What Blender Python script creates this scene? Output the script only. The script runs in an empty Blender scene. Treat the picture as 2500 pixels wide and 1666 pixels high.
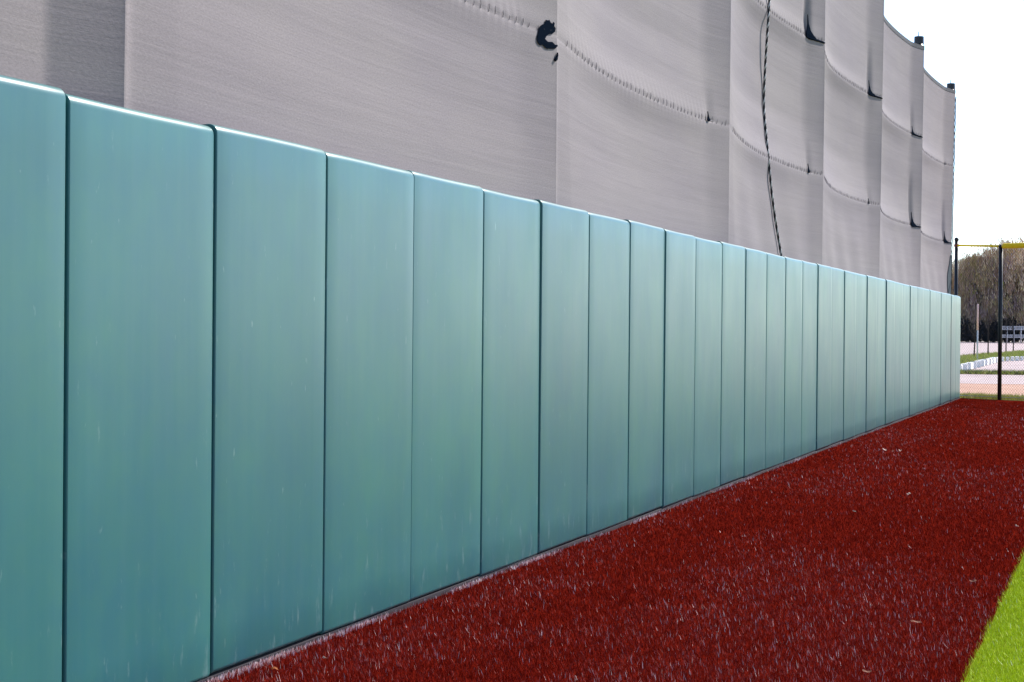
import bpy, bmesh, math, random
import numpy as np
from mathutils import Matrix, Vector
from mathutils.geometry import tessellate_polygon
random.seed(7)
rng = np.random.default_rng(11)
scene = bpy.context.scene
C = scene.collection
R = math.radians

# ------------------------------------------------------------------ camera
cam_d = bpy.data.cameras.new('camera')
cam = bpy.data.objects.new('camera', cam_d)
C.objects.link(cam)
cam_d.sensor_width = 36.0
cam_d.lens = 67.65
cam_d.clip_start = 0.1
cam_d.clip_end = 6000
F = Vector((-0.30479402, 0.95239932, -0.00601225))
Rt = Vector((0.95236549, 0.30483752, 0.00860574))
U = Vector((-0.01002885, 0.00310288, 0.9999449))
m = Matrix.Identity(4)
for i in range(3):
    m[i][0] = Rt[i]; m[i][1] = U[i]; m[i][2] = -F[i]
m.translation = Vector((3.7808, 0.0, 1.53246))
cam.matrix_world = m
scene.camera = cam

# ------------------------------------------------------------------ light
SUN_EL, SUN_AZ = R(38), R(25)        # azimuth measured from +Y towards +X
world = bpy.data.worlds.new('World')
scene.world = world
world.use_nodes = True
wn = world.node_tree.nodes; wl = world.node_tree.links
sky = wn.new('ShaderNodeTexSky')
sky.sky_type = 'NISHITA'
sky.sun_disc = False
sky.sun_elevation = SUN_EL
sky.sun_rotation = SUN_AZ
sky.air_density = 0.75
sky.dust_density = 0.25
sky.ozone_density = 2.6
bg = wn['Background']
bg.inputs['Strength'].default_value = 0.15
wl.new(sky.outputs['Color'], bg.inputs['Color'])
sd = bpy.data.lights.new('sun', 'SUN')
sd.energy = 4.2
sd.angle = R(0.53)
sd.color = (1.0, 0.95, 0.87)
sun = bpy.data.objects.new('sun', sd)
C.objects.link(sun)
tow = Vector((math.cos(SUN_EL) * math.sin(SUN_AZ), math.cos(SUN_EL) * math.cos(SUN_AZ), math.sin(SUN_EL)))
sun.rotation_euler = tow.to_track_quat('Z', 'Y').to_euler()
sun.location = (20, 30, 40)
scene.view_settings.view_transform = 'Standard'
scene.view_settings.look = 'None'
scene.view_settings.gamma = 1.0
scene.view_settings.exposure = 1.0
scene.view_settings.use_curve_mapping = False
scene.render.film_transparent = False

# ------------------------------------------------------------------ helpers
def tag(o, label=None, cat=None, group=None, kind=None):
    if label: o['label'] = label
    if cat: o['category'] = cat
    if group: o['group'] = group
    if kind: o['kind'] = kind
    return o

def link(name, data, parent=None, mats=()):
    o = bpy.data.objects.new(name, data)
    C.objects.link(o)
    if parent: o.parent = parent
    for mt in mats:
        data.materials.append(mt)
    return o

def empty(name, loc=(0, 0, 0), rz=0):
    o = bpy.data.objects.new(name, None)
    C.objects.link(o)
    o.location = loc
    o.rotation_euler = (0, 0, rz)
    o.empty_display_size = 0.3
    return o

def copy_tree(o, parent=None):
    c = o.copy()
    C.objects.link(c)
    c.parent = parent
    for ch in [k for k in bpy.data.objects if k.parent == o]:
        copy_tree(ch, c)
    return c

def pyd(name, v, f, mat=None, parent=None, smooth=False):
    me = bpy.data.meshes.new(name)
    me.from_pydata(v, [], f)
    me.update()
    if smooth:
        me.shade_smooth()
    return link(name, me, parent, [mat] if mat else [])

def grid_faces(nu, nv):
    return [(i * nv + j, (i + 1) * nv + j, (i + 1) * nv + j + 1, i * nv + j + 1)
            for i in range(nu - 1) for j in range(nv - 1)]

def bm_obj(name, bm, mat, parent=None, smooth=False):
    bmesh.ops.recalc_face_normals(bm, faces=bm.faces)
    me = bpy.data.meshes.new(name)
    bm.to_mesh(me); bm.free()
    if smooth: me.shade_smooth()
    return link(name, me, parent, [mat] if mat else [])

def add_box(bm, lo, hi, bevel=0.0, rot=None):
    r = bmesh.ops.create_cube(bm, size=1.0)
    vs = r['verts']
    c = [(a + b) / 2 for a, b in zip(lo, hi)]; s = [b - a for a, b in zip(lo, hi)]
    for v in vs:
        v.co = Vector((v.co.x * s[0], v.co.y * s[1], v.co.z * s[2]))
    if bevel:
        es = list({e for v in vs for e in v.link_edges})
        rr = bmesh.ops.bevel(bm, geom=es, offset=bevel, segments=2, affect='EDGES', profile=0.6)
        vs = list({v for f in rr['faces'] for v in f.verts} | {v for v in vs if v.is_valid})
    for v in vs:
        if rot: v.co = rot @ v.co
        v.co += Vector(c)
    return vs

def tube(pts, rad, n=8, closed_caps=True):
    """vertices and faces of a tube along pts (radius scalar or list)"""
    pts = [Vector(p) for p in pts]
    V, Fc = [], []
    N = len(pts)
    prev = None
    for i, p in enumerate(pts):
        t = (pts[min(i + 1, N - 1)] - pts[max(i - 1, 0)]).normalized()
        if prev is None:
            a = t.orthogonal().normalized()
        else:
            a = (prev - t * prev.dot(t)).normalized()
        prev = a
        b = t.cross(a)
        r = rad[i] if hasattr(rad, '__len__') else rad
        for k in range(n):
            th = 2 * math.pi * k / n
            V.append(p + a * (r * math.cos(th)) + b * (r * math.sin(th)))
    for i in range(N - 1):
        for k in range(n):
            Fc.append((i * n + k, i * n + (k + 1) % n, (i + 1) * n + (k + 1) % n, (i + 1) * n + k))
    if closed_caps:
        Fc.append(tuple(range(n - 1, -1, -1)))
        Fc.append(tuple((N - 1) * n + k for k in range(n)))
    return V, Fc

class MB:
    def __init__(self): self.v = []; self.f = []
    def add(self, vf):
        o = len(self.v)
        self.v += [tuple(x) for x in vf[0]]
        self.f += [tuple(i + o for i in f) for f in vf[1]]
        return self
    def build(self, name, mat, parent=None, smooth=False):
        return pyd(name, self.v, self.f, mat, parent, smooth)

# ------------------------------------------------------------------ materials
def new_mat(name, col, rough=0.6, spec=0.5):
    mt = bpy.data.materials.new(name)
    mt.use_nodes = True
    b = mt.node_tree.nodes['Principled BSDF']
    b.inputs['Base Color'].default_value = (*col, 1)
    b.inputs['Roughness'].default_value = rough
    b.inputs['Specular IOR Level'].default_value = spec
    return mt

class N:
    """tiny node-tree writer"""
    def __init__(self, mt):
        self.t = mt.node_tree; self.n = self.t.nodes; self.l = self.t.links
        self.b = self.n['Principled BSDF']
    def pos(self, scale=(1, 1, 1), rot=(0, 0, 0), obj=False):
        m_ = self.n.new('ShaderNodeMapping')
        m_.inputs['Scale'].default_value = scale
        m_.inputs['Rotation'].default_value = rot
        if obj:
            s_ = self.n.new('ShaderNodeTexCoord').outputs['Object']
        else:
            s_ = self.n.new('ShaderNodeNewGeometry').outputs['Position']
        self.l.new(s_, m_.inputs['Vector'])
        return m_.outputs['Vector']
    def noise(self, vec, scale, detail=4, rough=0.55, dist=0.0):
        t_ = self.n.new('ShaderNodeTexNoise')
        t_.inputs['Scale'].default_value = scale
        t_.inputs['Detail'].default_value = detail
        t_.inputs['Roughness'].default_value = rough
        t_.inputs['Distortion'].default_value = dist
        self.l.new(vec, t_.inputs['Vector'])
        return t_.outputs['Fac']
    def ramp(self, fac, stops):
        r = self.n.new('ShaderNodeValToRGB')
        e = r.color_ramp.elements
        e[0].position, e[0].color = stops[0][0], (*stops[0][1], 1)
        e[1].position, e[1].color = stops[-1][0], (*stops[-1][1], 1)
        for p, c in stops[1:-1]:
            x = e.new(p); x.color = (*c, 1)
        self.l.new(fac, r.inputs['Fac'])
        return r.outputs['Color']
    def mix(self, fac, a, b, mode='MIX'):
        x = self.n.new('ShaderNodeMix'); x.data_type = 'RGBA'; x.blend_type = mode
        for val, key in ((fac, 0), (a, 6), (b, 7)):
            if isinstance(val, (int, float)): x.inputs[key].default_value = val
            elif isinstance(val, tuple): x.inputs[key].default_value = (*val, 1)
            else: self.l.new(val, x.inputs[key])
        return x.outputs[2]
    def math(self, op, a, b=0.0, clamp=False):
        x = self.n.new('ShaderNodeMath'); x.operation = op; x.use_clamp = clamp
        for val, key in ((a, 0), (b, 1)):
            if isinstance(val, (int, float)): x.inputs[key].default_value = val
            else: self.l.new(val, x.inputs[key])
        return x.outputs[0]
    def bump(self, h, strength, dist=0.01, prev=None):
        x = self.n.new('ShaderNodeBump')
        x.inputs['Strength'].default_value = strength
        x.inputs['Distance'].default_value = dist
        self.l.new(h, x.inputs['Height'])
        if prev: self.l.new(prev, x.inputs['Normal'])
        return x.outputs['Normal']
    def rnd(self):
        return self.n.new('ShaderNodeObjectInfo').outputs['Random']

# green vinyl of the wall pads
M_vinyl = new_mat('green_vinyl', (0.055, 0.2, 0.19), 0.36, 0.34)
q = N(M_vinyl)
base = q.ramp(q.noise(q.pos((1, 0.8, 0.5)), 1.3, 5, 0.6),
              [(0.3, (0.016, 0.112, 0.130)), (0.5, (0.022, 0.130, 0.134)), (0.7, (0.028, 0.150, 0.136))])
var = q.ramp(q.rnd(), [(0, (0.9, 0.92, 0.94)), (1, (1.08, 1.06, 1.04))])
base = q.mix(1.0, base, var, 'MULTIPLY')
mot = q.ramp(q.noise(q.pos((1, 1.0, 1.0)), 5.0, 5, 0.65), [(0.35, (0.86, 0.95, 1.04)), (0.65, (1.16, 1.05, 0.95))])
base = q.mix(0.8, base, mot, 'MULTIPLY')
# pale scuffs, mostly near the ground, stretched upright
zz = q.n.new('ShaderNodeSeparateXYZ')
q.l.new(q.n.new('ShaderNodeNewGeometry').outputs['Position'], zz.inputs[0])
sc1 = q.noise(q.pos((1, 5, 1.6)), 2.6, 6, 0.7)
low = q.math('MULTIPLY', q.math('SUBTRACT', 0.75, zz.outputs['Z'], True), 0.13)
scuff = q.math('MULTIPLY', q.math('SUBTRACT', q.math('ADD', sc1, low), 0.655, True), 6.0, True)
base = q.mix(q.math('MULTIPLY', scuff, 0.35), base, (0.42, 0.5, 0.48))
sc2 = q.noise(q.pos((1, 7, 3.0)), 3.3, 3, 0.5)
spot = q.math('MULTIPLY', q.math('SUBTRACT', sc2, 0.70, True), 9.0, True)
base = q.mix(q.math('MULTIPLY', spot, 0.32), base, (0.45, 0.55, 0.5))
dust = q.math('MULTIPLY', q.noise(q.pos((1, 9, 0.35)), 1.6, 4, 0.6), 0.07)
base = q.mix(dust, base, (0.30, 0.38, 0.36))
q.l.new(base, q.b.inputs['Base Color'])
rg = q.math('ADD', q.math('MULTIPLY', q.noise(q.pos((1, 1.2, 0.6)), 1.7, 4), 0.12), 0.30)
q.l.new(rg, q.b.inputs['Roughness'])
nb = q.bump(q.noise(q.pos((1, 1.4, 0.35)), 1.6, 3), 0.2, 0.008)
nb = q.bump(q.noise(q.pos(), 260, 2), 0.05, 0.001, nb)
q.l.new(nb, q.b.inputs['Normal'])

# grey woven mesh cloth; UV.x metres along, UV.y metres of cloth height (sags with the cloth)
M_cloth = new_mat('woven_mesh_cloth', (0.2, 0.19, 0.19), 0.75, 0.25)
q = N(M_cloth)
uv = q.n.new('ShaderNodeTexCoord').outputs['UV']
def uvm(sx, sy, rot=0):
    m_ = q.n.new('ShaderNodeMapping')
    m_.inputs['Scale'].default_value = (sx, sy, 1)
    m_.inputs['Rotation'].default_value = (0, 0, rot)
    q.l.new(uv, m_.inputs['Vector'])
    return m_.outputs['Vector']
big = q.noise(uvm(0.35, 0.7), 1.0, 4, 0.6)
streak = q.noise(uvm(0.22, 9.0), 1.5, 5, 0.65, 0.3)
streak2 = q.noise(uvm(0.5, 26.0, 0.03), 1.5, 3, 0.6)
grain = q.noise(uvm(9, 22, -0.5), 4.5, 3, 0.75)
col = q.ramp(big, [(0.3, (0.180, 0.150, 0.164)), (0.7, (0.212, 0.180, 0.180))])
def gm(fac, lo, hi):
    return q.ramp(fac, [(0.3, (lo,) * 3), (0.7, (hi,) * 3)])
col = q.mix(1.0, col, gm(streak, 0.95, 1.05), 'MULTIPLY')
col = q.mix(1.0, col, gm(streak2, 0.98, 1.02), 'MULTIPLY')
col = q.mix(1.0, col, gm(grain, 0.84, 1.16), 'MULTIPLY')
sp = q.noise(uvm(6, 3, 0.6), 5, 2, 0.5)
col = q.mix(q.math('MULTIPLY', q.math('SUBTRACT', sp, 0.76, True), 6, True), col, (0.45, 0.45, 0.44))
q.l.new(col, q.b.inputs['Base Color'])
nb = q.bump(streak, 0.28, 0.009)
nb = q.bump(q.noise(uvm(0.7, 3.2, 0.12), 1.1, 2, 0.45, 0.3), 0.22, 0.014, nb)
nb = q.bump(grain, 0.4, 0.002, nb)
q.l.new(nb, q.b.inputs['Normal'])

M_hem_shade = new_mat('dark_hem_shade', (0.03, 0.03, 0.036), 0.7, 0.3)  # near-black tone paints the shaded top edge of the cloth
M_navy = new_mat('navy_strap_fold_shade', (0.006, 0.010, 0.018), 0.9, 0.0)  # strap colour, also paints fold shade as flat dark patches
M_black = new_mat('black_coated_steel', (0.014, 0.013, 0.017), 0.45, 0.4)
M_cord = new_mat('black_lacing_cord', (0.03, 0.03, 0.033), 0.8, 0.2)
M_lace = new_mat('grey_lacing_thread', (0.125, 0.108, 0.118), 0.8, 0.2)
M_white_strand = new_mat('pale_rope_strand', (0.5, 0.48, 0.46), 0.6, 0.3)
M_board = new_mat('dark_backing_board', (0.012, 0.02, 0.022), 0.9, 0.1)
M_footer_shade = new_mat('footer_contact_shade', (0.028, 0.022, 0.028), 0.85, 0.2)  # dark tone stands for the contact shadow at the wall foot
M_yellow = new_mat('yellow_plastic', (1.0, 0.70, 0.01), 0.45, 0.4)
M_mesh = new_mat('black_wire', (0.03, 0.03, 0.03), 0.5, 0.4)
M_concrete = new_mat('white_painted_concrete', (0.88, 0.84, 0.78), 0.8, 0.2)
M_galv = new_mat('galvanised_steel', (0.5, 0.5, 0.53), 0.5, 0.4)
M_pinkpole = new_mat('faded_pink_post', (0.68, 0.45, 0.42), 0.7, 0.3)
M_bark = new_mat('grey_brown_bark', (0.08, 0.062, 0.05), 0.9, 0.2)
M_darkbark = new_mat('dark_sapling_bark', (0.03, 0.022, 0.022), 0.9, 0.2)
M_tw = [new_mat('twigs_brown', (0.42, 0.27, 0.17), 0.9, 0.1),
        new_mat('twigs_tan', (0.68, 0.52, 0.34), 0.9, 0.1),
        new_mat('twigs_grey', (0.34, 0.24, 0.23), 0.9, 0.1),
        new_mat('buds_olive', (0.44, 0.34, 0.14), 0.9, 0.1),
        new_mat('leaves_yellow_green', (0.32, 0.33, 0.05), 0.8, 0.1)]
M_shrub = [new_mat('shrub_dark', (0.016, 0.017, 0.022), 0.9, 0.1),
           new_mat('shrub_grey', (0.035, 0.033, 0.04), 0.9, 0.1)]

def ground_mat(name, stops, scale=3.0, detail=6, rough=0.9, stretch=(1, 1, 1), bump=0.3):
    mt = new_mat(name, stops[0][1], rough, 0.2)
    k = N(mt)
    f1 = k.noise(k.pos(stretch), scale, detail, 0.65)
    c = k.ramp(f1, stops)
    k.l.new(c, k.b.inputs['Base Color'])
    if 'turf' in name: k.b.inputs['Specular IOR Level'].default_value = 0.0
    k.l.new(k.bump(f1, bump, 0.02), k.b.inputs['Normal'])
    return mt

M_redbase = ground_mat('red_turf_backing', [(0.35, (0.10, 0.006, 0.003)), (0.65, (0.13, 0.009, 0.004))], 40)  # backing darkened to hold the shade between the fibres
M_red = [new_mat('turf_blade_red', (0.26, 0.018, 0.010), 0.95, 0.0),
         new_mat('turf_blade_deep_red', (0.165, 0.010, 0.005), 0.95, 0.0),
         new_mat('turf_blade_faded_rose', (0.32, 0.060, 0.052), 0.6, 0.12),
         new_mat('turf_blade_pale_glint', (0.85, 0.62, 0.58), 0.4, 0.5),  # pale blades paint sun glints into the red turf
         new_mat('turf_blade_orange_red', (0.30, 0.02, 0.005), 0.9, 0.0)]
M_grbase = ground_mat('green_turf_backing', [(0.35, (0.11, 0.16, 0.008)), (0.65, (0.15, 0.20, 0.012))], 30)  # self-shadow of the green fibres put into this darker backing
M_gr = [new_mat('turf_blade_green', (0.52, 0.62, 0.012), 0.5, 0.15),
        new_mat('turf_blade_mid_green', (0.42, 0.52, 0.010), 0.5, 0.15),
        new_mat('turf_blade_lime', (0.68, 0.76, 0.06), 0.45, 0.2),
        new_mat('turf_blade_white', (0.7, 0.75, 0.5), 0.4, 0.5)]

# ------------------------------------------------------------------ the setting: ground sheets
def sheet(name, poly, z, mat):
    o = pyd(name, [(x, y, z) for x, y in poly], [tuple(range(len(poly)))], mat)
    return tag(o, kind='structure')

# the fence line that closes the field (post feet)
FP = [(-0.15, 47.15), (0.94, 46.24), (3.9, 44.5), (6.9, 43.2), (9.9, 42.4)]
M_far = ground_mat('far_ground', [(0.3, (0.30, 0.24, 0.20)), (0.7, (0.38, 0.31, 0.26))], 0.3)
M_pave = ground_mat('pale_paving', [(0.3, (0.40, 0.30, 0.29)), (0.7, (0.50, 0.39, 0.37))], 0.5, stretch=(1, 0.4, 1))
M_dirt = ground_mat('tan_clay', [(0.3, (0.40, 0.21, 0.14)), (0.7, (0.50, 0.29, 0.20))], 0.7, stretch=(1, 0.6, 1))
M_verge = ground_mat('dry_verge', [(0.3, (0.26, 0.24, 0.05)), (0.7, (0.40, 0.34, 0.10))], 6)
sheet('ground', [(-2500, -300), (2500, -300), (2500, 3500), (-2500, 3500)], -0.03, M_far)
sheet('clay_ground', [(-60, 49.3), (60, 49.3), (60, 61.2), (-60, 61.2)], -0.026, M_dirt)
sheet('near_pavement', [(-60, 61.2), (60, 61.2), (60, 75), (-60, 75)], -0.022, M_pave)
sheet('car_park', [(-200, 77), (200, 77), (200, 352), (-200, 352)], -0.018, M_pave)
sheet('grass_strip', [(-60, 75), (60, 75), (60, 77), (-60, 77)], -0.014, M_verge)
GREEN = [(-60, 86), (-3.75, 91.5), (-3.2, 107), (-2.3, 121), (20, 139), (60, 150), (60, 260), (20, 216), (-4.9, 172), (-6.8, 131), (-60, 118)]
sheet('grass_island', GREEN, -0.012, ground_mat('island_grass', [(0.3, (0.28, 0.29, 0.08)), (0.7, (0.38, 0.38, 0.12))], 1.5))
sheet('verge', [(-20, 46.9), (FP[0][0], 47.2), (0.94, 46.2), (3.9, 44.4), (6.9, 43.1), (9.9, 42.3), (40, 38), (60, 49.3), (-20, 49.3)], -0.008, M_verge)
GX = 3.10
sheet('warning_track', [(-0.12, -8), (GX, -8), (GX, 45.0), (0.94, 46.24), (-0.12, 47.0)], -0.02, M_redbase)
sheet('warning_track_end', [(GX, 41.5), (9.9, 39), (9.9, 42.4), (6.9, 43.2), (3.9, 44.5), (GX, 44.96)], -0.02, M_redbase)
sheet('outfield', [(GX, -8), (40, -8), (40, 36), (9.9, 39), (GX, 41.5)], -0.02, M_grbase)
sheet('ground_behind_wall', [(-20, -8), (-0.12, -8), (-0.12, 46.9), (-20, 46.9)], -0.004, M_far)

# ------------------------------------------------------------------ padded wall
wall = empty('padded_wall', (0, 0, 0))
tag(wall, 'long outfield wall of teal green vinyl pads beside the red track', 'wall')
W = 1.2192; Y0 = 6.348; H = 2.41
gap = {0: .021, 1: .017, 2: .013, 3: .003, 4: .016, 5: .021, 6: .013, 7: .011, 8: .016, 9: .009, 10: .012, 11: .013, 12: .007,
       13: .012, 14: .010, 15: .016, 16: .002, 17: .012, 18: .003, 19: .015, 20: .003, 21: .014, 22: .002, 23: .004, 24: .014, 25: .003,
       26: .002, 27: .004, 28: .003, 29: .008, 30: .002, 31: .003, 32: .003}
topj = {-1: .011, 0: -.005, 1: .008, 2: -.001, 3: .002, 4: -.005, 5: .004, 6: -.002, 7: .007, 8: -.001, 9: -.006, 10: .004}

def pad_mesh(width, seed):
    rr = random.Random(seed)
    T = 0.075; rt = 0.042; rv = 0.006
    z0, z1 = 0.014, H
    # section from the back of the top, over the rounded nose, down the face, under the bottom
    sec = [(-T, z1 - 0.002), (-T * 0.6, z1), (-rt, z1)]
    for k in range(1, 6):
        a = math.pi / 2 * k / 6
        sec.append((-rt + rt * math.sin(a), z1 - rt + rt * math.cos(a)))
    for k in range(0, 13):
        sec.append((0.0, z1 - rt - (z1 - rt - z0 - 0.02) * k / 12))
    for k in range(1, 4):
        a = math.pi / 2 * k / 3
        sec.append((-0.02 + 0.02 * math.cos(a), z0 + 0.02 - 0.02 * math.sin(a)))
    sec.append((-T, z0))
    ys = [0.0] + [rv * (1 - math.cos(math.pi / 2 * k / 4)) for k in range(1, 5)]
    ys = sorted(set([round(v, 5) for v in ys] + [width / 8 * k for k in range(1, 8)] +
                    [round(width - v, 5) for v in ys]))
    ph = [rr.uniform(0, 6.28) for _ in range(4)]
    V = []
    for y in ys:
        e = min(y, width - y)
        ins = rv - math.sqrt(max(0, rv * rv - (rv - min(e, rv)) ** 2)) if e < rv else 0.0
        s = math.sin(math.pi * y / width)
        for (x, z) in sec:
            hz = (z - z0) / (z1 - z0)
            puff = 0.0016 * s ** 0.7 * (0.6 + 0.4 * math.sin(3.0 * hz + ph[0]))
            puff += 0.0010 * math.sin(4 * y + ph[1] + 2.5 * hz) * s
            fx = x
            if x > -0.03: fx = x - ins + puff
            fz = z - (ins * 0.8 if z > z1 - 0.02 else 0) + 0.0015 * math.sin(5 * y + ph[2]) * (1 if hz > .9 else 0)
            V.append((fx, y, fz))
    Fc = grid_faces(len(ys), len(sec))
    n = len(sec)
    Fc.append(tuple(range(n)))
    Fc.append(tuple((len(ys) - 1) * n + k for k in range(n - 1, -1, -1)))
    me = bpy.data.meshes.new('wall_pad')
    me.from_pydata(V, [], Fc)
    bm = bmesh.new(); bm.from_mesh(me)
    bmesh.ops.recalc_face_normals(bm, faces=bm.faces)
    bm.to_mesh(me); bm.free()
    me.shade_smooth()
    me.materials.append(M_vinyl)
    return me

step = {0: .004, 1: .004, 2: .003, 3: -.001, 4: .004, 5: .007, 6: .003, 7: .003, 8: .008, 9: .002, 10: .004, 11: .006, 12: .002,
        13: .004, 14: .002, 15: .010, 16: -.005, 17: .007, 18: -.004, 19: .009, 20: -.004, 21: .009, 22: -.005, 23: .001, 24: .009,
        25: -.003, 26: -.003, 27: .003, 28: -.002, 29: .005, 30: -.003, 31: .003, 32: .001, 33: 0.0}
pm_cache = [pad_mesh(1.0, s_) for s_ in range(5)]
for k in range(-8, 33):
    g0 = .75 * gap.get(k, .014); g1 = .75 * gap.get(k + 1, .014)
    width = W - g0 / 2 - g1 / 2
    o = bpy.data.objects.new('wall_pad', pm_cache[k % 5])
    C.objects.link(o); o.parent = wall
    d0, d1 = .6 * step.get(k, .003), .6 * step.get(k + 1, .003)
    o.location = (d0 + random.uniform(-.001, .001), Y0 + k * W + g0 / 2, topj.get(k, random.uniform(-.004, .004)))
    o.scale = (1, width, 1)
    o.rotation_euler = (random.uniform(-.0006, .0006), random.uniform(-.0012, .0012),
                        (d0 + d1) / W)
e_ = bpy.data.objects.new('end_pad', pm_cache[1])
C.objects.link(e_); e_.parent = wall
e_.location = (-0.002, Y0 + 33 * W + .004, -.002); e_.scale = (1, 0.30, 1); e_.rotation_euler = (0, 0, R(3.0))
bm = bmesh.new(); add_box(bm, (-0.105, -3.4, 0.03), (-0.08, 46.8, 2.33))
bm_obj('backing_board', bm, M_board, wall)
bm = bmesh.new(); add_box(bm, (-0.078, -3.4, -0.05), (-0.008, 46.85, 0.010), 0.004)
bm_obj('footer_shade_strip', bm, M_footer_shade, wall)  # strip added as the dark contact shade under the pads

# ------------------------------------------------------------------ tall screen
POLES = [(-5.6, 0), (0.8, 0), (7.05, 0.01), (13.32, 0.0), (19.62, 0.005), (26.02, .02), (32.27, .07), (38.86, .075), (45.72, .17)]
XS = -0.16; TOP = 7.27
SEAMS = [3.66, 5.46]
screen = empty('tall_screen', (0, 0, 0))
tag(screen, 'tall grey woven cloth screen on black poles rising behind the wall pads', 'screen')
def pole_y(i, z):
    y, ln = POLES[i]
    return y + ln * max(0.0, z - 2.5) + (0.004 * math.sin(z * 2 + i))

TKS = [.885, .932, .885, .885, .885, .885, .885, .885]
# billow of the cloth behind the line of the poles, metres
AMP = [0.2, 0.19, 0.15, 0.22, 0.26, 0.28, 0.29, 0.29]
def gprof(t, i=0):
    TK = TKS[i]
    if i == 1 and .2 < t < TK: return .58
    if t < 0.42:
        return 1 - (1 - t / 0.42) ** 2.0
    if t < TK:
        s = (t - 0.42) / (TK - 0.42)
        return 1 - 0.42 * s ** 1.6
    s = (t - TK) / (1 - TK)
    return 0.58 * (1 - s) ** 0.92
def gsoft(t, wd, i=0):
    TK = TKS[i]
    # the same profile with the fold at TK eased over a width wd
    if wd < .004 or abs(t - TK) > wd: return gprof(t, i)
    a, b = TK - wd, TK + wd
    ga, gb = gprof(a, i), gprof(b, i)
    s = (t - a) / (b - a)
    ma = (gprof(a, i) - gprof(a - .002, i)) / .002 * (b - a)
    mb_ = (gprof(b + .002) - gprof(b)) / .002 * (b - a)
    return (2*s**3-3*s**2+1)*ga + (s**3-2*s**2+s)*ma + (-2*s**3+3*s**2)*gb + (s**3-s**2)*mb_
def bprof(i, v):
    a = AMP[i]
    f = 0.20 + 0.80 * min(1, max(0, (v - 2.1) / 2.2)) ** 1.0
    if i == 1: f = 0.95
    for sv in SEAMS:
        f *= 1 - 0.13 * math.exp(-((v - sv) / 0.16) ** 2)
    # bellies between seams
    f *= 1 + 0.10 * math.sin(math.pi * ((v - 1.86) % 1.8) / 1.8)
    return a * f
def sag(i, t, v):
    return 0.05 * 4 * t * (1 - t) * min(1, max(0, (v - 2) / 1.5))
def cloth_pt(i, t, v, proud=0.0, pucker=True):
    TK = TKS[i]
    z = v - sag(i, t, v)
    y0, y1 = pole_y(i, z), pole_y(i + 1, z)
    y = y0 + (y1 - y0) * t
    L_ = y1 - y0
    u0, u1 = t * L_, (1 - t) * L_
    wd = .028
    if i == 1: wd = .001
    for sv in SEAMS:
        if i != 1: wd = min(wd, .010 + .05 * abs(v - sv) / (.7 if v > sv else .35))
    x = XS - bprof(i, v) * gsoft(t, wd, i)
    # the cloth rolls round the pole
    if u0 < 0.10: x += bprof(i, v) * gprof(t) * (1 - u0 / 0.10)
    if u0 < 0.5: x -= 0.017 * min(1, u0 / 0.07) ** 1.5 * (1 - u0 / 0.5)
    # soft long waves
    env = math.sin(math.pi * t) ** 0.6
    x += 0.010 * env * math.sin(2.1 * v + 1.3 * i + 2.0 * t)
    x += 0.0015 * env * math.sin(13 * v + 3 * t + i)
    # upright drapes at the foot of the far bays
    if i >= 4:
        lo = max(0, 1 - (v - 2.0) / 1.6)
        x += 0.016 * lo * env * math.sin(2 * math.pi * (t * 4.3 + 0.16 * v) + i)
    if pucker:
        for sv in SEAMS:
            d = v - sv
            w_ = math.exp(-max(0, d) / 0.10) if d >= 0 else math.exp(d / 0.035)
            e2 = min(1, t / 0.1) * (1 if t < TK else max(0, 1 - (t - TK) / 0.03))
            x += 0.0036 * w_ * e2 * math.sin(2 * math.pi * u0 / 0.135 + 1.2 * math.sin(u0 * 3) + d * 14)
            x -= 0.0035 * math.exp(-(d / 0.018) ** 2)
        # pinched pocket at the joint with the strap
        for sv, sz in POCKETS[i]:
            d = v - sv
            if 0 <= d < 0.9 * sz:
                x -= 0.05 * sz * (1 - d / (0.9 * sz)) * math.exp(-((t - TK - .012) / 0.018) ** 2)
    return Vector((x + proud, y, z))
#            (seam height, size) for every bay, by its far pole
POCKETS = [[(SEAMS[0], .4)], [], [], [(SEAMS[0], .4)],
           [(SEAMS[0], .5), (SEAMS[1], 1.3)], [(SEAMS[0], .35), (SEAMS[1], 1.0)],
           [(SEAMS[0], 1.2), (SEAMS[1], .7)], [(SEAMS[0], 1.1), (SEAMS[1], .25)]]

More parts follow.
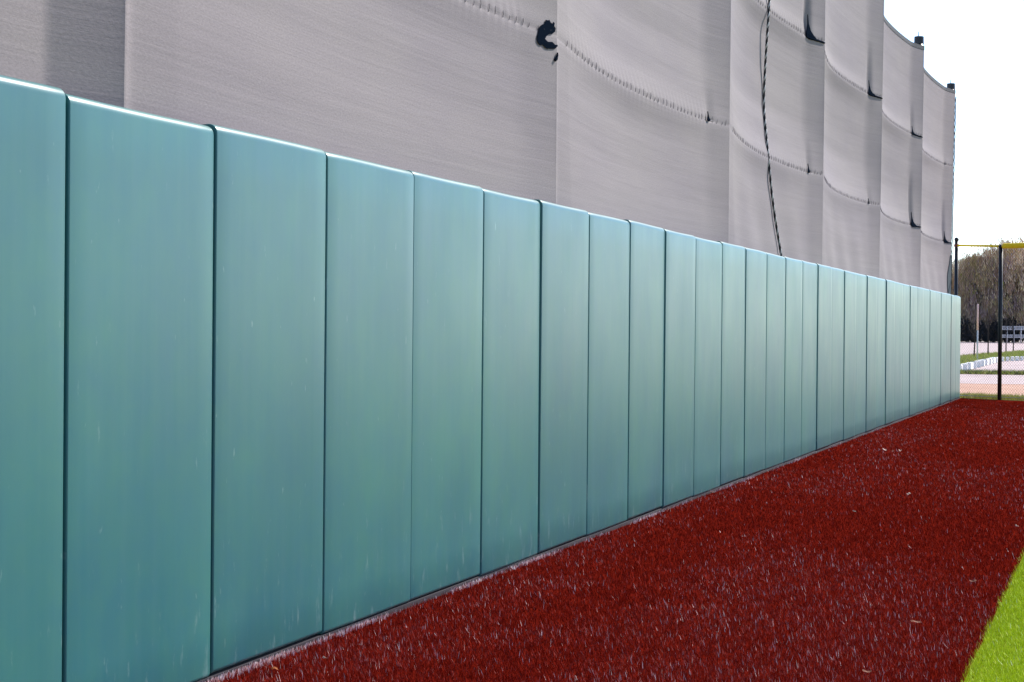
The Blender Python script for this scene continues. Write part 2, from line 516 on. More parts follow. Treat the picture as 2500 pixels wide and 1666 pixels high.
ts = sorted(set([0, .0012, .0025, .005, .01, .018, .03, .045] + [round(.06 + .82 * k / 150, 5) for k in range(151)] +
                [.885, .89, .897, .905, .912, .92, .926, .93, .935, .94, .945, .95, .955, .95, .96, .97, .98, .988, .993, .9965, .9985, 1.0]))
vs = list(np.arange(1.7, TOP - .01, .065)) + [TOP]
for sv in SEAMS:
    vs += [sv, sv - .018, sv + .018, sv + .04, sv - .036]
vs = sorted(vs)
for i in range(len(POLES) - 1):
    V = []; UVs = []
    for t in ts:
        for v in vs:
            V.append(tuple(cloth_pt(i, t, v)))
            UVs.append((POLES[i][0] + t * 6.4, v))
    Fc = grid_faces(len(ts), len(vs))
    o = pyd('fabric_panel', V, Fc, M_cloth, screen, True)
    uvl = o.data.uv_layers.new(name='UVMap')
    li = np.empty(len(o.data.loops), dtype=np.int32)
    o.data.loops.foreach_get('vertex_index', li)
    uvl.data.foreach_set('uv', np.array(UVs, dtype=np.float32)[li].ravel())
    # hem band along the top, coloured dark for the shade there, and lacing along each joint: sub-parts
    mb = MB()
    tt = [t for t in ts]
    V = []
    for t in tt:
        for v, pr in ((TOP + .006, -.006), (TOP + .006, .006), (TOP - .07, .006)):
            V.append(tuple(cloth_pt(i, t, min(v, TOP), pr, False) + Vector((0, 0, v - min(v, TOP)))))
    mb.add((V, grid_faces(len(tt), 3)))
    mb.build('hem_shade', M_hem_shade, o)
    for sv in SEAMS:
        mb = MB()
        pts = [cloth_pt(i, t, sv, .002, False) - Vector((.010, 0, 0)) for t in tt[4:-4:2]]
        mb.add(tube(pts, .003, 4, False))
        n_ = int(6.3 / .135)
        for k in range(3, n_):
            t = k / n_
            if t > .985: continue
            ph = random.uniform(-.004, .004)
            a = cloth_pt(i, t + ph, sv - .012, .004); b = cloth_pt(i, t + .0035 + ph, sv + .02 + random.uniform(0, .03), .004)
            mb.add(tube([a, (a + b) / 2 + Vector((.003, 0, 0)), b], [.0025, .003, .0015], 4))
        mb.build('seam_lacing', M_lace, o)

# straps, and navy wedges that paint the shade in the cloth pockets
def patch(name, i, poly, mat, parent, proud=.012, thick=.01):
    """small sheet following the cloth; poly in (metres before the far pole, height)"""
    bm = bmesh.new()
    L_ = POLES[i + 1][0] - POLES[i][0]
    top, bot = [], []
    for (dy, z) in poly:
        p = cloth_pt(i, min(1, 1 + dy / L_), z, proud, False)
        top.append(bm.verts.new(p)); bot.append(bm.verts.new(p - Vector((thick, 0, 0))))
    for tri in tessellate_polygon([[Vector((a, b, 0)) for a, b in poly]]):
        bm.faces.new([top[k] for k in tri]); bm.faces.new([bot[k] for k in reversed(tri)])
    n = len(poly)
    for k in range(n):
        bm.faces.new((top[k], bot[k], bot[(k + 1) % n], top[(k + 1) % n]))
    return bm_obj(name, bm, mat, parent)

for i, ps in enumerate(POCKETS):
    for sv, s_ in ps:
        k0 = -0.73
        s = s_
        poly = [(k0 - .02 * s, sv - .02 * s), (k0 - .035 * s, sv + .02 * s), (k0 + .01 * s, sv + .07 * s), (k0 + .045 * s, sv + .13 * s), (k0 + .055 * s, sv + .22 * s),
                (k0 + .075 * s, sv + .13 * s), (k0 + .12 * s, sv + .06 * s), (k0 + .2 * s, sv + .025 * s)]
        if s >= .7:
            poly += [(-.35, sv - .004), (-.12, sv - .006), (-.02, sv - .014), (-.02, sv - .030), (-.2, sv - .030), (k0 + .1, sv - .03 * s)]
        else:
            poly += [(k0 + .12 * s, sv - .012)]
        patch('strap_pocket_shade', i, poly, M_navy, screen)
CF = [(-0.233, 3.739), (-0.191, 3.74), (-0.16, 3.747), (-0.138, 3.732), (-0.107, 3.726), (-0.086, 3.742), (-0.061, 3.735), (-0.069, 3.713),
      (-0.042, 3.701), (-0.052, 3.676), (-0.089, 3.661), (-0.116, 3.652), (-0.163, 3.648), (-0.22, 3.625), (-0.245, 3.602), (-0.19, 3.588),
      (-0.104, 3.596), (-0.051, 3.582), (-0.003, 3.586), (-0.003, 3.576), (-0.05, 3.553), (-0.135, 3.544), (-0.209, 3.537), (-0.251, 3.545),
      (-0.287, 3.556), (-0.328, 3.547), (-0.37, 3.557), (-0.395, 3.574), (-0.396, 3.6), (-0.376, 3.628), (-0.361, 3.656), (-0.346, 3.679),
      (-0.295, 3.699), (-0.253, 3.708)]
o = patch('fold_shade_patch', 2, CF, M_navy, screen, .007, .001)  # flat dark patch stands for the shade inside a cloth fold
o['label'] = 'dark C shaped patch painting the shade in a fold of cloth at a pole'
patch('fold_shade_patch', 2, [(-.03, 3.50), (-.012, 3.53), (-.005, 3.51), (-.02, 3.475), (-.05, 3.462), (-.06, 3.478)], M_navy, screen, .014, .01)  # second small patch of painted fold shade

# poles with caps
for i in range(len(POLES)):
    zt = TOP + .10 + (0.03 if i < 8 else 0)
    xr = XS - .105
    pts = [(xr, pole_y(i, z), z) for z in (0, 2.5, 3.5, 4.5, 5.5, 6.5, zt)]
    mb = MB().add(tube(pts, .088, 20))
    p = mb.build('pole', M_black, screen, True)
    yc = pole_y(i, zt)
    bm = bmesh.new()
    r = bmesh.ops.create_cone(bm, cap_ends=True, segments=20, radius1=.098, radius2=.096, depth=.16)
    bmesh.ops.translate(bm, verts=bm.verts, vec=(xr, yc, zt - .01))
    bmesh.ops.bevel(bm, geom=[e for e in bm.edges if abs(e.verts[0].co.z - e.verts[1].co.z) < 1e-4], offset=.008, segments=2, affect='EDGES')
    bm_obj('cap', bm, M_black, p)
    mb = MB().add(tube([(xr, yc - .12, zt + .0), (xr, yc - .125, zt + .15)], [.012, .006], 6))
    mb.build('cable_pin', M_black, p)
# loose dark cord down the free edge of the last pole and the dark return of the cloth
i = 8
pts = [(XS + .012 + .004 * math.sin(z * 40), pole_y(8, z) + .03 + .006 * math.sin(z * 31), z) for z in np.arange(2.0, 7.2, .08)]
MB().add(tube(pts, .012, 6)).build('edge_cord', M_cord, screen)
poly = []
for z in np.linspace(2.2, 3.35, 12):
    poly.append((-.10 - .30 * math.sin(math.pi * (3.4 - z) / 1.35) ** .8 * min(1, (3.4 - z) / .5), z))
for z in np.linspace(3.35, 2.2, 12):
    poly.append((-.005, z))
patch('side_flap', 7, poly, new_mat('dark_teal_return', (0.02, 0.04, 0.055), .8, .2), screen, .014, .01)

# rope hanging over the cloth
rope_pts = [(-0.362, 23.3, 7.22), (-0.365, 23.24, 6.4), (-0.356, 23.04, 5.53), (-0.356, 22.93, 5.17), (-0.385, 22.97, 4.79), (-0.405, 22.99, 4.4),
            (-0.39, 22.93, 4.15), (-0.352, 22.86, 3.94), (-0.315, 22.78, 3.7), (-0.295, 22.79, 3.51), (-0.29, 22.84, 3.34), (-0.278, 22.9, 3.16),
            (-0.262, 22.96, 2.98), (-0.247, 23.03, 2.8), (-0.229, 23.10, 2.65), (-0.21, 23.17, 2.47), (-0.188, 23.26, 2.26)]
rp = np.array(rope_pts)[::-1]
zs = np.linspace(2.26, 7.2, 440)
ker = np.ones(29) / 29
def smooth(a): return np.convolve(np.pad(a, 14, 'edge'), ker, 'valid')
rx = smooth(np.interp(zs, rp[:, 2], rp[:, 0])); ry = smooth(np.interp(zs, rp[:, 2], rp[:, 1]))
rope = empty('hanging_rope', (-.2, 23.0, 0))
tag(rope, 'black and white twisted rope hanging down the cloth to the pad tops', 'rope')
for nm, phs, mt, rad in (('dark_strand', 0.0, M_cord, .0085), ('dark_strand', 2.1, M_cord, .0085), ('pale_strand', 4.2, M_white_strand, .0100)):
    pts = []
    for xx, y, z in zip(rx, ry, zs):
        a = z * 2 * math.pi / .13 + phs + .8 * math.sin(z * 5)
        pts.append((xx + .183 + .007 * math.cos(a), y - 23.0 + .007 * math.sin(a), z))
    MB().add(tube(pts, rad, 6)).build(nm, mt, rope, True)

# ------------------------------------------------------------------ chain-link field fence
fence = empty('chain_link_fence', (0.94, 46.24, 0))
tag(fence, 'black chain link fence with yellow top tube beyond the end of the wall', 'fence')
def fl(p, z=0): return (p[0] - .94, p[1] - 46.24, z)
HT = [3.82, 3.60, 3.60, 3.6, 3.6]
for k, p in enumerate(FP):
    h_ = HT[k]
    po = MB().add(tube([fl(p, -.02), fl(p, h_ - .06)], .048 if k else .044, 14)).build('fence_post', M_black, fence, True)
    MB().add(tube([fl(p, h_ - .07), fl(p, h_ - .03), fl(p, h_ - .005), fl(p, h_ + .012)], [.056, .056, .044, .012], 14)).build('post_cap', M_black, po, True)
rail_z = 3.575
MB().add(tube([fl(FP[0], rail_z + .06), fl(FP[1], rail_z)], .026, 12)).build('top_rail', M_yellow, fence, True)
for a, b in zip(FP[1:-1], FP[2:]):
    va = Vector(fl(a, rail_z)); vb = Vector(fl(b, rail_z)); d = (vb - va).normalized()
    n_ = 60; V = []; Fc = []
    pts = [va + d * .06 + (vb - va - d * .12) * k / n_ for k in range(n_ + 1)]
    rad = [.062 + .003 * (k % 2) for k in range(n_ + 1)]
    MB().add(tube(pts, rad, 14)).build('top_cap_tube', M_yellow, fence, True)
MB().add(tube([fl(FP[0], rail_z + .03), fl(FP[0], rail_z + .09)], [.062, .062], 12)).build('rail_clamp', new_mat('rusty_clamp', (.18, .05, .03), .8, .2), fence)
for a, b in zip(FP[:-1], FP[1:]):
    va = Vector(fl(a)); vb = Vector(fl(b)); L_ = (vb - va).length; d = (vb - va).normalized()
    nrm = Vector((-d.y, d.x, 0))
    z0, z1 = .03, 3.56
    mb = MB(); P_ = .072; w_ = .0021
    c = -(z1 - z0)
    while c < L_:
        for sgn in (1, -1):
            # line u = c + (z - z0) clipped to 0..L
            lo = max(0, -c); hi = min(z1 - z0, L_ - c)
            if hi - lo > .01:
                u0, u1 = c + lo, c + hi
                if sgn > 0: A = va + d * u0 + Vector((0, 0, z0 + lo)); B = va + d * u1 + Vector((0, 0, z0 + hi))
                else: A = va + d * u0 + Vector((0, 0, z1 - lo)); B = va + d * u1 + Vector((0, 0, z1 - hi))
                off = nrm * (.0025 * sgn)
                mb.add(tube([A + off, B + off], w_, 3, False))
        c += P_
    o = mb.build('wire_mesh', M_mesh, fence)
    o['kind'] = 'stuff'
    MB().add(tube([va + Vector((0, 0, .05)), vb + Vector((0, 0, .05))], .006, 6)).build('tension_wire', M_galv, fence)

# ------------------------------------------------------------------ beyond the fence
# white kerb blocks along the grass island
def block_mesh(seed, l=.75, w=.30, h=.30):
    bm = bmesh.new(); rr = random.Random(seed)
    add_box(bm, (-w / 2, -l / 2, 0), (w / 2, l / 2, h), .035)
    for v in bm.verts:
        v.co += Vector((rr.uniform(-.012, .012), rr.uniform(-.02, .02), rr.uniform(-.012, .012) if v.co.z > .05 else 0))
    me = bpy.data.meshes.new('kerb_block'); bm.to_mesh(me); bm.free(); me.materials.append(M_concrete)
    return me
bms = [block_mesh(s_) for s_ in range(3)]
row1 = [(-3.98 + .0, 78.5)] + [(-2.62 - .20 * k / 1.0 * .2, 81.0 + 3.05 * k) for k in range(9)]
row1[0] = (-2.62, 78.2)
names1 = ['nearest', 'second', 'third', 'fourth', 'fifth', 'sixth', 'seventh', 'eighth', 'ninth', 'farthest']
for k, (x, y) in enumerate(row1):
    o = bpy.data.objects.new('kerb_block', bms[k % 3]); C.objects.link(o)
    o.location = (x, y, -.02); o.rotation_euler = (0, 0, random.uniform(-.1, .1))
    tag(o, 'white kerb block along the grass left of the black post, %s in its row' % names1[k], 'kerb block', 'white kerb blocks in the row left of the black post')
row2 = [(-3.15 + .20 * k, 109.0 + 1.25 * k) for k in range(11)] 
names2 = ['first', 'second', 'third', 'fourth', 'fifth', 'sixth', 'seventh', 'eighth', 'ninth', 'tenth', 'last']
for k, (x, y) in enumerate(row2):
    o = bpy.data.objects.new('kerb_block', bms[(k + 1) % 3]); C.objects.link(o)
    o.location = (x + .1, y, -.02); o.rotation_euler = (0, 0, random.uniform(-.2, .2)); o.scale = (.62, .75, .85)
    tag(o, 'small white kerb block right of the black post, %s from the post' % names2[k], 'kerb block', 'white kerb blocks in the row right of the black post')

# grass tufts of the verge, strip and island
def blades(name, n, xy, w, h, mats, probs, lean=.35, z=0.0, bias=0.0):
    x, y = xy
    n = len(x)
    yaw = rng.uniform(0, np.pi, n)
    ww = w * rng.uniform(.6, 1.3, n) if np.isscalar(w) else w * rng.uniform(.6, 1.3, n)
    hh = h * rng.uniform(.55, 1.25, n)
    lx = rng.normal(bias, lean, n) * hh; ly = rng.normal(0, lean, n) * hh
    P = np.empty((n, 3, 3), dtype=np.float32)
    cx, cy = np.cos(yaw) * ww / 2, np.sin(yaw) * ww / 2
    P[:, 0] = np.stack([x - cx, y - cy, np.full(n, z)], 1)
    P[:, 1] = np.stack([x + cx, y + cy, np.full(n, z)], 1)
    P[:, 2] = np.stack([x + lx, y + ly, z + hh], 1)
    me = bpy.data.meshes.new(name)
    me.vertices.add(n * 3); me.loops.add(n * 3); me.polygons.add(n)
    me.vertices.foreach_set('co', P.ravel())
    me.loops.foreach_set('vertex_index', np.arange(n * 3, dtype=np.int32))
    me.polygons.foreach_set('loop_start', np.arange(0, n * 3, 3, dtype=np.int32))
    me.polygons.foreach_set('loop_total', np.full(n, 3, dtype=np.int32))
    for mt in mats: me.materials.append(mt)
    if probs.ndim == 1:
        mi = rng.choice(len(mats), n, p=probs)
    else:
        cum = np.cumsum(probs, 1); r_ = rng.random(n)[:, None]
        mi = (r_ > cum / cum[:, -1:]).sum(1)
    me.polygons.foreach_set('material_index', mi.astype(np.int32))
    me.update(calc_edges=True)
    me.validate()
    o = link(name, me)
    return o

M_dry = [new_mat('grass_blade_olive', (.46, .44, .10), .7, .2), new_mat('grass_blade_straw', (.55, .45, .2), .7, .2),
         new_mat('grass_blade_green', (.34, .40, .08), .7, .2), new_mat('grass_blade_dark', (.06, .06, .03), .8, .2)]
# verge just behind the chain link
n = 30000
x = rng.uniform(-1.5, 12, n); y = np.interp(x, [p[0] for p in FP], [p[1] for p in FP]) + .05 + rng.exponential(.9, n)
k_ = y < 49.3; x, y = x[k_], y[k_]
o = blades('verge_grass', 0, (x, y), .012, .09, M_dry, np.array([.4, .28, .22, .1]), z=-.008)
tag(o, 'dry olive grass growing along the foot of the chain link fence', 'grass', kind='stuff')
n = 16000
x = rng.uniform(-10, 14, n); y = rng.uniform(74.8, 77.2, n)
o = blades('strip_grass', 0, (x, y), .03, .16, M_dry, np.array([.25, .1, .25, .4]), z=-.012)
tag(o, 'thin dark line of weeds crossing the pale paving', 'grass', kind='stuff')
# island
def in_poly(x, y, poly):
    ins = np.zeros(len(x), bool); j = len(poly) - 1
    for i_ in range(len(poly)):
        xi, yi = poly[i_]; xj, yj = poly[j]
        c_ = ((yi > y) != (yj > y)) & (x < (xj - xi) * (y - yi) / (yj - yi + 1e-9) + xi)
        ins ^= c_; j = i_
    return ins
n = 90000
x = rng.uniform(-16, 14, n); y = rng.uniform(84, 200, n)
k_ = in_poly(x, y, GREEN); x, y = x[k_], y[k_]
o = blades('island_grass', 0, (x, y), .05, .20, M_dry, np.array([.38, .2, .32, .1]), z=-.012)
tag(o, 'olive green grass of the island between the car park lanes', 'grass', kind='stuff')

# saplings on the island
def limb(mb, p, d, L_, r, depth, rr, spread=.6, segs=3, n=5):
    pts = [Vector(p)]; rad = [r]
    d = Vector(d).normalized()
    for s in range(segs):
        d = (d + Vector((rr.gauss(0, .09), rr.gauss(0, .09), .06))).normalized()
        pts.append(pts[-1] + d * L_ / segs); rad.append(r * (1 - .55 * (s + 1) / segs))
    mb.add(tube(pts, rad, n, False))
    if depth:
        for k in range(rr.choice((2, 3, 3))):
            a = rr.uniform(0, 6.28); j = rr.choice(range(1, segs + 1))
            nd = d + Vector((math.cos(a), math.sin(a), .15)) * spread * rr.uniform(.6, 1.2)
            limb(mb, pts[j], nd, L_ * rr.uniform(.55, .78), rad[j] * .72, depth - 1, rr, spread, segs, max(3, n - 1))
sap = [(-5.74, 128.3, 1.95, 'leaning thin dark sapling on the grass left of the pale pink post'),
       (-5.57, 139.0, 2.4, 'straight thin dark sapling on the grass between pink post and black fence post'),
       (-5.48, 158.3, 2.6, 'thin dark sapling on the grass just right of the black fence post'),
       (-5.77, 173.9, 2.9, 'farthest thin dark sapling on the grass in front of the grey railing')]
for k, (x, y, h_, lb) in enumerate(sap):
    rr = random.Random(50 + k)
    e = empty('sapling', (x, y, -.015)); tag(e, lb, 'sapling', 'saplings on the grass island')
    ln = .12 if k == 0 else .02
    pts = [(0, 0, 0), (ln * .3, 0, h_ * .35), (ln * .6 - .02, 0, h_ * .7), (ln, 0, h_)]
    MB().add(tube(pts, [.055, .045, .035, .02], 6)).build('trunk', M_darkbark, e, True)
    mb = MB()
    for j in range(9):
        a = rr.uniform(0, 6.28); z = h_ * rr.uniform(.5, .95)
        limb(mb, (ln * z / h_, 0, z), (math.cos(a) * .5, math.sin(a) * .5, 1), .7, .014, 1, rr, .4, 2, 3)
    mb.build('twigs', M_darkbark, e)

e = empty('marker_post', (-4.4, 112.8, -.015))
tag(e, 'tall pale post with faded pink upper half standing on the grass island', 'post')
MB().add(tube([(0, 0, 0), (0, 0, 1.75)], [.045, .042], 10)).build('lower_pipe', M_galv, e, True)
MB().add(tube([(0, 0, 1.74), (0, 0, 3.2), (0, 0, 3.24)], [.055, .05, .02], 10)).build('upper_sleeve', M_pinkpole, e, True)
MB().add(tube([(0, 0, -.01), (0, 0, .08)], [.12, .1], 10)).build('foot', M_concrete, e, True)

# pale railing far off, in front of the woods
e = empty('metal_railing', (-15.6, 316, -.018), 0)
tag(e, 'pale metal railing with two slatted bands standing before the dark undergrowth', 'railing')
for k in range(9):
    MB().add(tube([(k * 1.07, 0, 0), (k * 1.07, 0, 2.72)], .075 if k in (0, 3) else .05, 8)).build('post', M_galv, e, True)
for z, h_ in ((2.2, .52), (.95, .42)):
    for s in range(2):
        MB().add(tube([(0, 0, z + s * h_), (8.56, 0, z + s * h_)], .04, 8)).build('rail', M_galv, e, True)
    for k in range(43):
        xk = .1 + k * .2
        bm = bmesh.new(); add_box(bm, (xk, -.02, z + .045), (xk + .10, .02, z + h_ - .045), .008)
        bm_obj('slat', bm, M_galv, e)

# undergrowth at the edge of the woods
n = 60000
x = rng.uniform(-70, 45, n); y = rng.uniform(345, 356, n)
hcap = 3.6 + .5 * np.sin(x * .7) + .35 * np.sin(x * 2.1 + 1)
zc = rng.random(n) ** .8 * hcap
def slivers(name, P0, D, wdt, mats, mi, parent=None):
    n = len(P0)
    side = np.cross(D, rng.normal(0, 1, (n, 3))); side /= np.linalg.norm(side, axis=1)[:, None] + 1e-9
    P = np.empty((n, 3, 3), dtype=np.float32)
    P[:, 0] = P0 - side * (wdt / 2)[:, None]; P[:, 1] = P0 + side * (wdt / 2)[:, None]; P[:, 2] = P0 + D
    me = bpy.data.meshes.new(name)
    me.vertices.add(n * 3); me.loops.add(n * 3); me.polygons.add(n)
    me.vertices.foreach_set('co', P.ravel())
    me.loops.foreach_set('vertex_index', np.arange(n * 3, dtype=np.int32))
    me.polygons.foreach_set('loop_start', np.arange(0, n * 3, 3, dtype=np.int32))
    me.polygons.foreach_set('loop_total', np.full(n, 3, dtype=np.int32))
    for mt in mats: me.materials.append(mt)
    me.polygons.foreach_set('material_index', mi.astype(np.int32))
    me.update(calc_edges=True); me.validate()
    return link(name, me, parent)
D = np.stack([rng.normal(0, .3, n), rng.normal(0, .3, n), rng.uniform(.2, 1.0, n)], 1) * .9
o = slivers('undergrowth', np.stack([x, y, zc], 1), D, rng.uniform(.15, .45, n), M_shrub, (rng.random(n) > .75).astype(int))
tag(o, 'dark tangled undergrowth along the foot of the bare woods', 'undergrowth', kind='stuff')

# bare spring trees
def tree_parts(seed, h_, leafy):
    rr = random.Random(seed); r2 = np.random.default_rng(seed)
    mb = MB()
    th = h_ * .28
    tips = []
    pts = [Vector((0, 0, 0)), Vector((rr.gauss(0, .1), rr.gauss(0, .1), th * .5)), Vector((rr.gauss(0, .25), rr.gauss(0, .2), th))]
    mb.add(tube(pts, [.30, .24, .20], 7, False))
    for k in range(6):
        a = k * 1.05 + rr.uniform(-.3, .3)
        z = rr.uniform(.45, 1.0)
        limb(mb, pts[2] * z, (math.cos(a) * .55, math.sin(a) * .55, 1.0), h_ * .34, .12, 3, rr, .55, 3, 5)
    limb(mb, pts[2], (0, 0, 1), h_ * .36, .17, 3, rr, .5, 3, 5)
    # crown of twigs: clumps of upward slivers within an uneven egg
    nc = 150; per = 75
    a = r2.uniform(0, 2 * np.pi, nc); zf = r2.beta(1.5, 1.15, nc)
    rmax = h_ * .34 * np.sqrt(np.clip(1 - (2 * zf - .85) ** 2 / 1.5, .05, 1)) * (1 + .22 * np.sin(3 * a + seed))
    rd = rmax * r2.random(nc) ** .5
    cc = np.stack([rd * np.cos(a), rd * np.sin(a), h_ * (.16 + .78 * zf)], 1)
    cs = r2.uniform(.45, 1.15, nc)
    P0 = np.repeat(cc, per, 0) + r2.normal(0, 1, (nc * per, 3)) * np.repeat(cs, per)[:, None] * np.array([.75, .75, 1.0])
    D = np.stack([r2.normal(0, .22, nc * per) - .12, r2.normal(0, .22, nc * per), r2.uniform(.5, 1.3, nc * per)], 1) * .9
    wd = r2.uniform(.05, .16, nc * per)
    cl = r2.choice(5, nc, p=[.34, .24, .26, .13, .03 + 0.0])
    top = zf > .62
    cl[top & (r2.random(nc) < .5)] = r2.choice([1, 3], int((top & (r2.random(nc) < .5)).sum()) or 1)[0]
    mi = np.repeat(cl, per)
    rnd = r2.random(nc * per)
    mi = np.where(rnd < .35, r2.choice(5, nc * per, p=[.4, .22, .25, .12, .01]), mi)
    D[mi == 4] *= .45; wd[mi == 4] *= 2.6
    return mb, P0, D, wd, mi

protos = []
TL = [(-26.8, 349, .84, 1, 'front row bare tree hidden low behind the far end of the wall'),
      (-22.3, 348.5, .90, 2, 'bare brown tree just right of the wall end, behind the pink post'),
      (-18.9, 350.5, .98, 0, 'bare tan tree in the woods just left of the nearer black fence post'),
      (-15.3, 348, 1.06, 1, 'tall bare tree in the woods right behind the nearer black fence post'),
      (-11.8, 350, 1.0, 2, 'bare tree in the woods behind the pale railing at the right edge'),
      (-6.5, 349, 1.08, 0, 'bare front row tree beyond the right end of the pale railing'),
      (-24.2, 360, .82, 0, 'low bare tree of the back row nearest the tall grey screen'),
      (-20.5, 359, .92, 1, 'bare back row tree seen between wall end and black fence post'),
      (-16.9, 361, 1.02, 2, 'bare back row tree whose top shows left of the black fence post'),
      (-13.0, 360, 1.0, 0, 'bare back row tree whose twigs rise above the yellow tube'),
      (-9, 359, 1.05, 1, 'bare back row tree farthest right in the woods')]
for k, (x, y, s_, pv, lb) in enumerate(TL):
    if pv not in [p_[0] for p_ in protos]:
        e = empty('bare_tree', (0, 0, 0))
        mb, P0, D, wd, mi = tree_parts(20 + pv, 17.0, pv)
        mb.build('trunk', M_bark, e)
        slivers('crown', P0, D, wd, M_tw, mi, e)
        protos.append((pv, e))
    else:
        src = dict(protos)[pv]
        e = copy_tree(src)
    e.location = (x, y, -.03); e.scale = (s_, s_, s_); e.rotation_euler = (0, 0, k * 1.7)
    tag(e, lb, 'tree', 'bare trees at the edge of the woods')

# ------------------------------------------------------------------ artificial turf fibres
def scatter(x0, x1, y0, y1, n, power=1.9):
    # density falls with distance from the camera
    u = rng.random(n)
    a, b = y0 ** (1 - power), y1 ** (1 - power)
    y = (a + u * (b - a)) ** (1 / (1 - power))
    x = rng.uniform(x0, x1, n)
    return x, y
def patchy(x, y, seed=0):
    r_ = np.random.default_rng(seed); f = np.zeros(len(x))
    for _ in range(9):
        k = r_.normal(0, 1.1, 2); k[0] *= 1.6
        f += np.sin(k[0] * x + k[1] * y + r_.uniform(0, 6.28))
    for _ in range(9):
        k = r_.normal(0, 4.5, 2)
        f += .6 * np.sin(k[0] * x + k[1] * y + r_.uniform(0, 6.28))
    return f / 3.0
x, y = scatter(0.004, GX, 4.0, 46.6, 640000)
k_ = (y < 45.0) | (x < .94) ; k_ &= y < 46.9 - .8 * np.clip(x, 0, 1)
x, y = x[k_], y[k_]
f = 1 / (1 + np.exp(-2.2 * patchy(x, y, 3)))
w = .0031 * (np.maximum(y, 6) / 9.0) ** .65
# between the edge of the pads and the open track fewer pale fibres
pr = np.stack([.50 - .10 * f, .34 - .12 * f, .02 + .17 * f, .003 + .010 * f, np.full(len(x), .05)], 1)
o = blades('track_turf_fibres', 0, (x, y), w, .025, M_red, pr, lean=.3, bias=-.14, z=-.02)
tag(o, 'dark red artificial turf fibres of the warning track', 'turf', kind='stuff')
x, y = scatter(0.02, GX, 6.6, 40, 5200, 2.0)
k_ = rng.random(len(x)) < 1 / (1 + np.exp(-2.5 * patchy(x, y, 3) + .3)); x, y = x[k_], y[k_]
o = blades('glint_turf_fibres', 0, (x, y), .0042 * (y / 9.0) ** .75, .034, [M_red[3], M_white_strand], np.array([.6, .4]), lean=.16, bias=-.14, z=-.02)  # glints of sunlit fibres put in as pale colour
tag(o, 'scattered pale fibres painted as sun glints on the dark red turf', 'turf', kind='stuff')
x, y = scatter(GX - .006, GX + 2.4, 4.5, 26, 260000, 1.5)
x = x + rng.normal(0, .007, len(x)) + .006 * np.sin(y * 5.3)
f = 1 / (1 + np.exp(-2 * patchy(x, y, 9)))
o = blades('outfield_turf_fibres', 0, (x, y), .0040 * (y / 9.0) ** .75, .027, M_gr,
           np.stack([.45 - .1 * f, .33 - .15 * f, .2 + .25 * f, np.full(len(x), .012)], 1), lean=.3, bias=-.14, z=-.02)
tag(o, 'bright lime green artificial turf fibres of the outfield', 'turf', kind='stuff')
x = rng.uniform(GX + 2.4, 22, 260000); y = rng.uniform(1, 42, 260000)
x2 = rng.uniform(GX, GX + 2.4, 60000); y2 = rng.uniform(24, 42, 60000)
x = np.append(x, x2); y = np.append(y, y2)
k_ = y < np.interp(x, [GX, 9.9, 40], [41.5, 39, 36]); x, y = x[k_], y[k_]
o = blades('far_outfield_fibres', 0, (x, y), .026, .030, M_gr, np.array([.4, .27, .32, .01]), lean=.5, z=-.02)
tag(o, 'lime green artificial turf further out in the outfield', 'turf', kind='stuff')
# pale grit blown against the foot of the wall
n = 14000
M_grit = new_mat('pale_fluff', (.75, .66, .66), .7, .2)
y = scatter(0, 1, 6.5, 40, n, 1.7)[1]; x = .001 + rng.exponential(.007, n)
k_ = np.sin(y * 1.7) + .8 * np.sin(y * 4.1 + 1) + rng.normal(0, 1.0, n) > .9 + .06 * np.clip(y - 9, 0, 30)
x, y = x[k_], y[k_]
o = blades('wall_foot_grit', 0, (x, y), .010, .026, [M_red[3], M_grit, M_red[2]], np.array([.3, .5, .2]), lean=.15, z=-.02)
tag(o, 'pale grit and fluff caught along the foot of the wall', 'grit', kind='stuff')

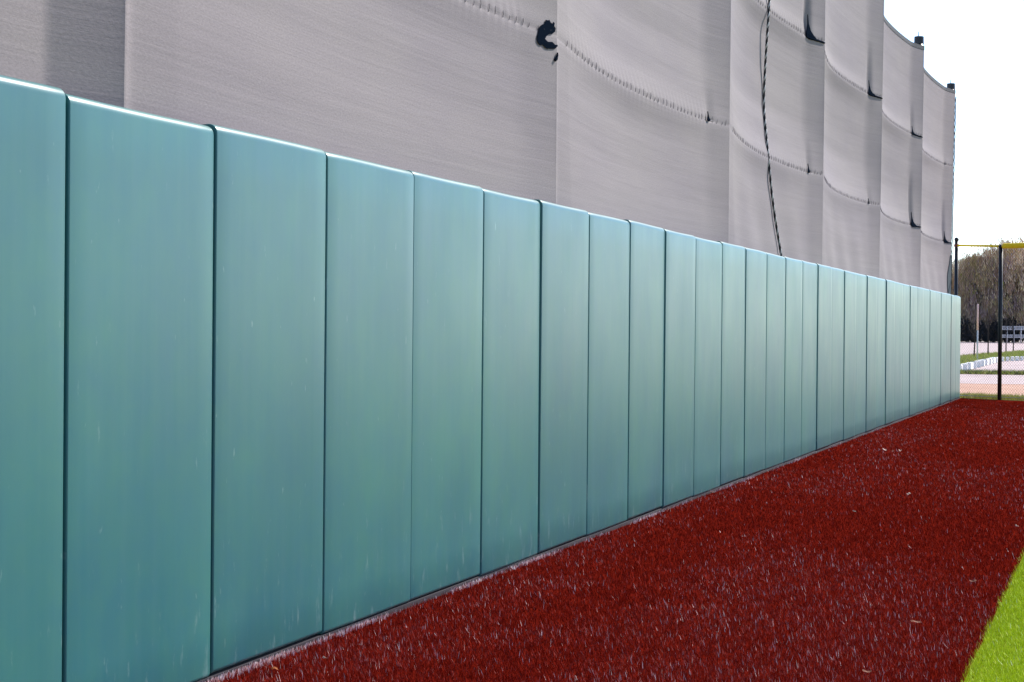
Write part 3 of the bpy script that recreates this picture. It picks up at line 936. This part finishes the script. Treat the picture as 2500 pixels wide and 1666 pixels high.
# ------------------------------------------------------------------ litter on the track
M_paper = new_mat('pale_scrap', (.66, .52, .46), .7, .2)
M_paper2 = new_mat('pale_grey_green_scrap', (.5, .56, .5), .7, .2)
M_leaf = new_mat('tan_leaf', (.34, .14, .09), .8, .2)
M_orange = new_mat('orange_leaf', (.42, .12, .03), .8, .2)
def scrap(x, y, s, mat, name, label, cat, asp=1.0, rz=0.0, seed=0, z=.004):
    rr = random.Random(seed)
    bm = bmesh.new()
    nx, ny = 5, 4
    V = [[bm.verts.new(((i_ / (nx - 1) - .5) * s * asp * (1 + rr.uniform(-.12, .12)), (j / (ny - 1) - .5) * s * (1 + rr.uniform(-.15, .15)),
                        z + s * (.18 * math.sin(i_ * 1.3 + seed) + .25 * (j / (ny - 1)) ** 2 + rr.uniform(0, .1)))) for j in range(ny)] for i_ in range(nx)]
    for i_ in range(nx - 1):
        for j in range(ny - 1):
            bm.faces.new((V[i_][j], V[i_ + 1][j], V[i_ + 1][j + 1], V[i_][j + 1]))
    ret = bmesh.ops.solidify(bm, geom=bm.faces[:], thickness=s * .05)
    o = bm_obj(name, bm, mat)
    o.location = (x, y, 0); o.rotation_euler = (0, 0, rz)
    return tag(o, label, cat)
scrap(.78, 25.33, .052, M_paper, 'paper_scrap', 'pale scrap on the red track, left one of a pair far along the wall', 'litter', 1, .3, 1)
scrap(.99, 25.25, .046, M_paper, 'paper_scrap', 'pale scrap on the red track, right one of a pair far along the wall', 'litter', .8, .1, 2)
scrap(.91, 25.12, .035, M_leaf, 'dry_leaf', 'small dull leaf between two pale scraps on the red track', 'leaf', .8, .1, 3)
scrap(1.82, 18.51, .036, M_paper, 'paper_scrap', 'single pale scrap in the middle of the red track', 'litter', 1, .5, 4)
scrap(1.57, 16.54, .024, M_paper2, 'paper_scrap', 'small grey green scrap in the middle of the red track', 'litter', .7, 1.2, 5)
scrap(2.96, 15.76, .030, M_paper, 'paper_scrap', 'pale scrap on the red track near the right edge of the photo', 'litter', .8, .7, 6)
scrap(2.73, 10.31, .020, M_leaf, 'dry_leaf', 'long flat tan leaf on the red track close to the green turf', 'leaf', 2.8, .3, 7, .008)
scrap(2.68, 8.72, .018, M_leaf, 'dry_leaf', 'tan leaf at the bottom edge nearest the green turf', 'leaf', 2.2, .2, 8, .008)
scrap(2.89, 12.13, .022, M_leaf, 'dry_leaf', 'faded leaf on the red track beside the green turf edge', 'leaf', 1.8, .4, 9, .008)
scrap(.03, 18.03, .05, M_paper, 'paper_scrap', 'pale scrap caught at the foot of the green wall pads', 'litter', .5, 1.5, 10, .0)
scrap(.25, 8.22, .016, M_paper, 'paper_scrap', 'tiny pale scrap on red turf near the lower edge by the pads', 'litter', .8, 1.0, 11)
scrap(.17, 7.85, .022, M_orange, 'dry_leaf', 'orange brown leaf on red turf at the lower edge by the pads', 'leaf', 1.4, .6, 12, .008)
print('tris', sum(len(o.data.polygons) for o in bpy.data.objects if o.type == 'MESH'))
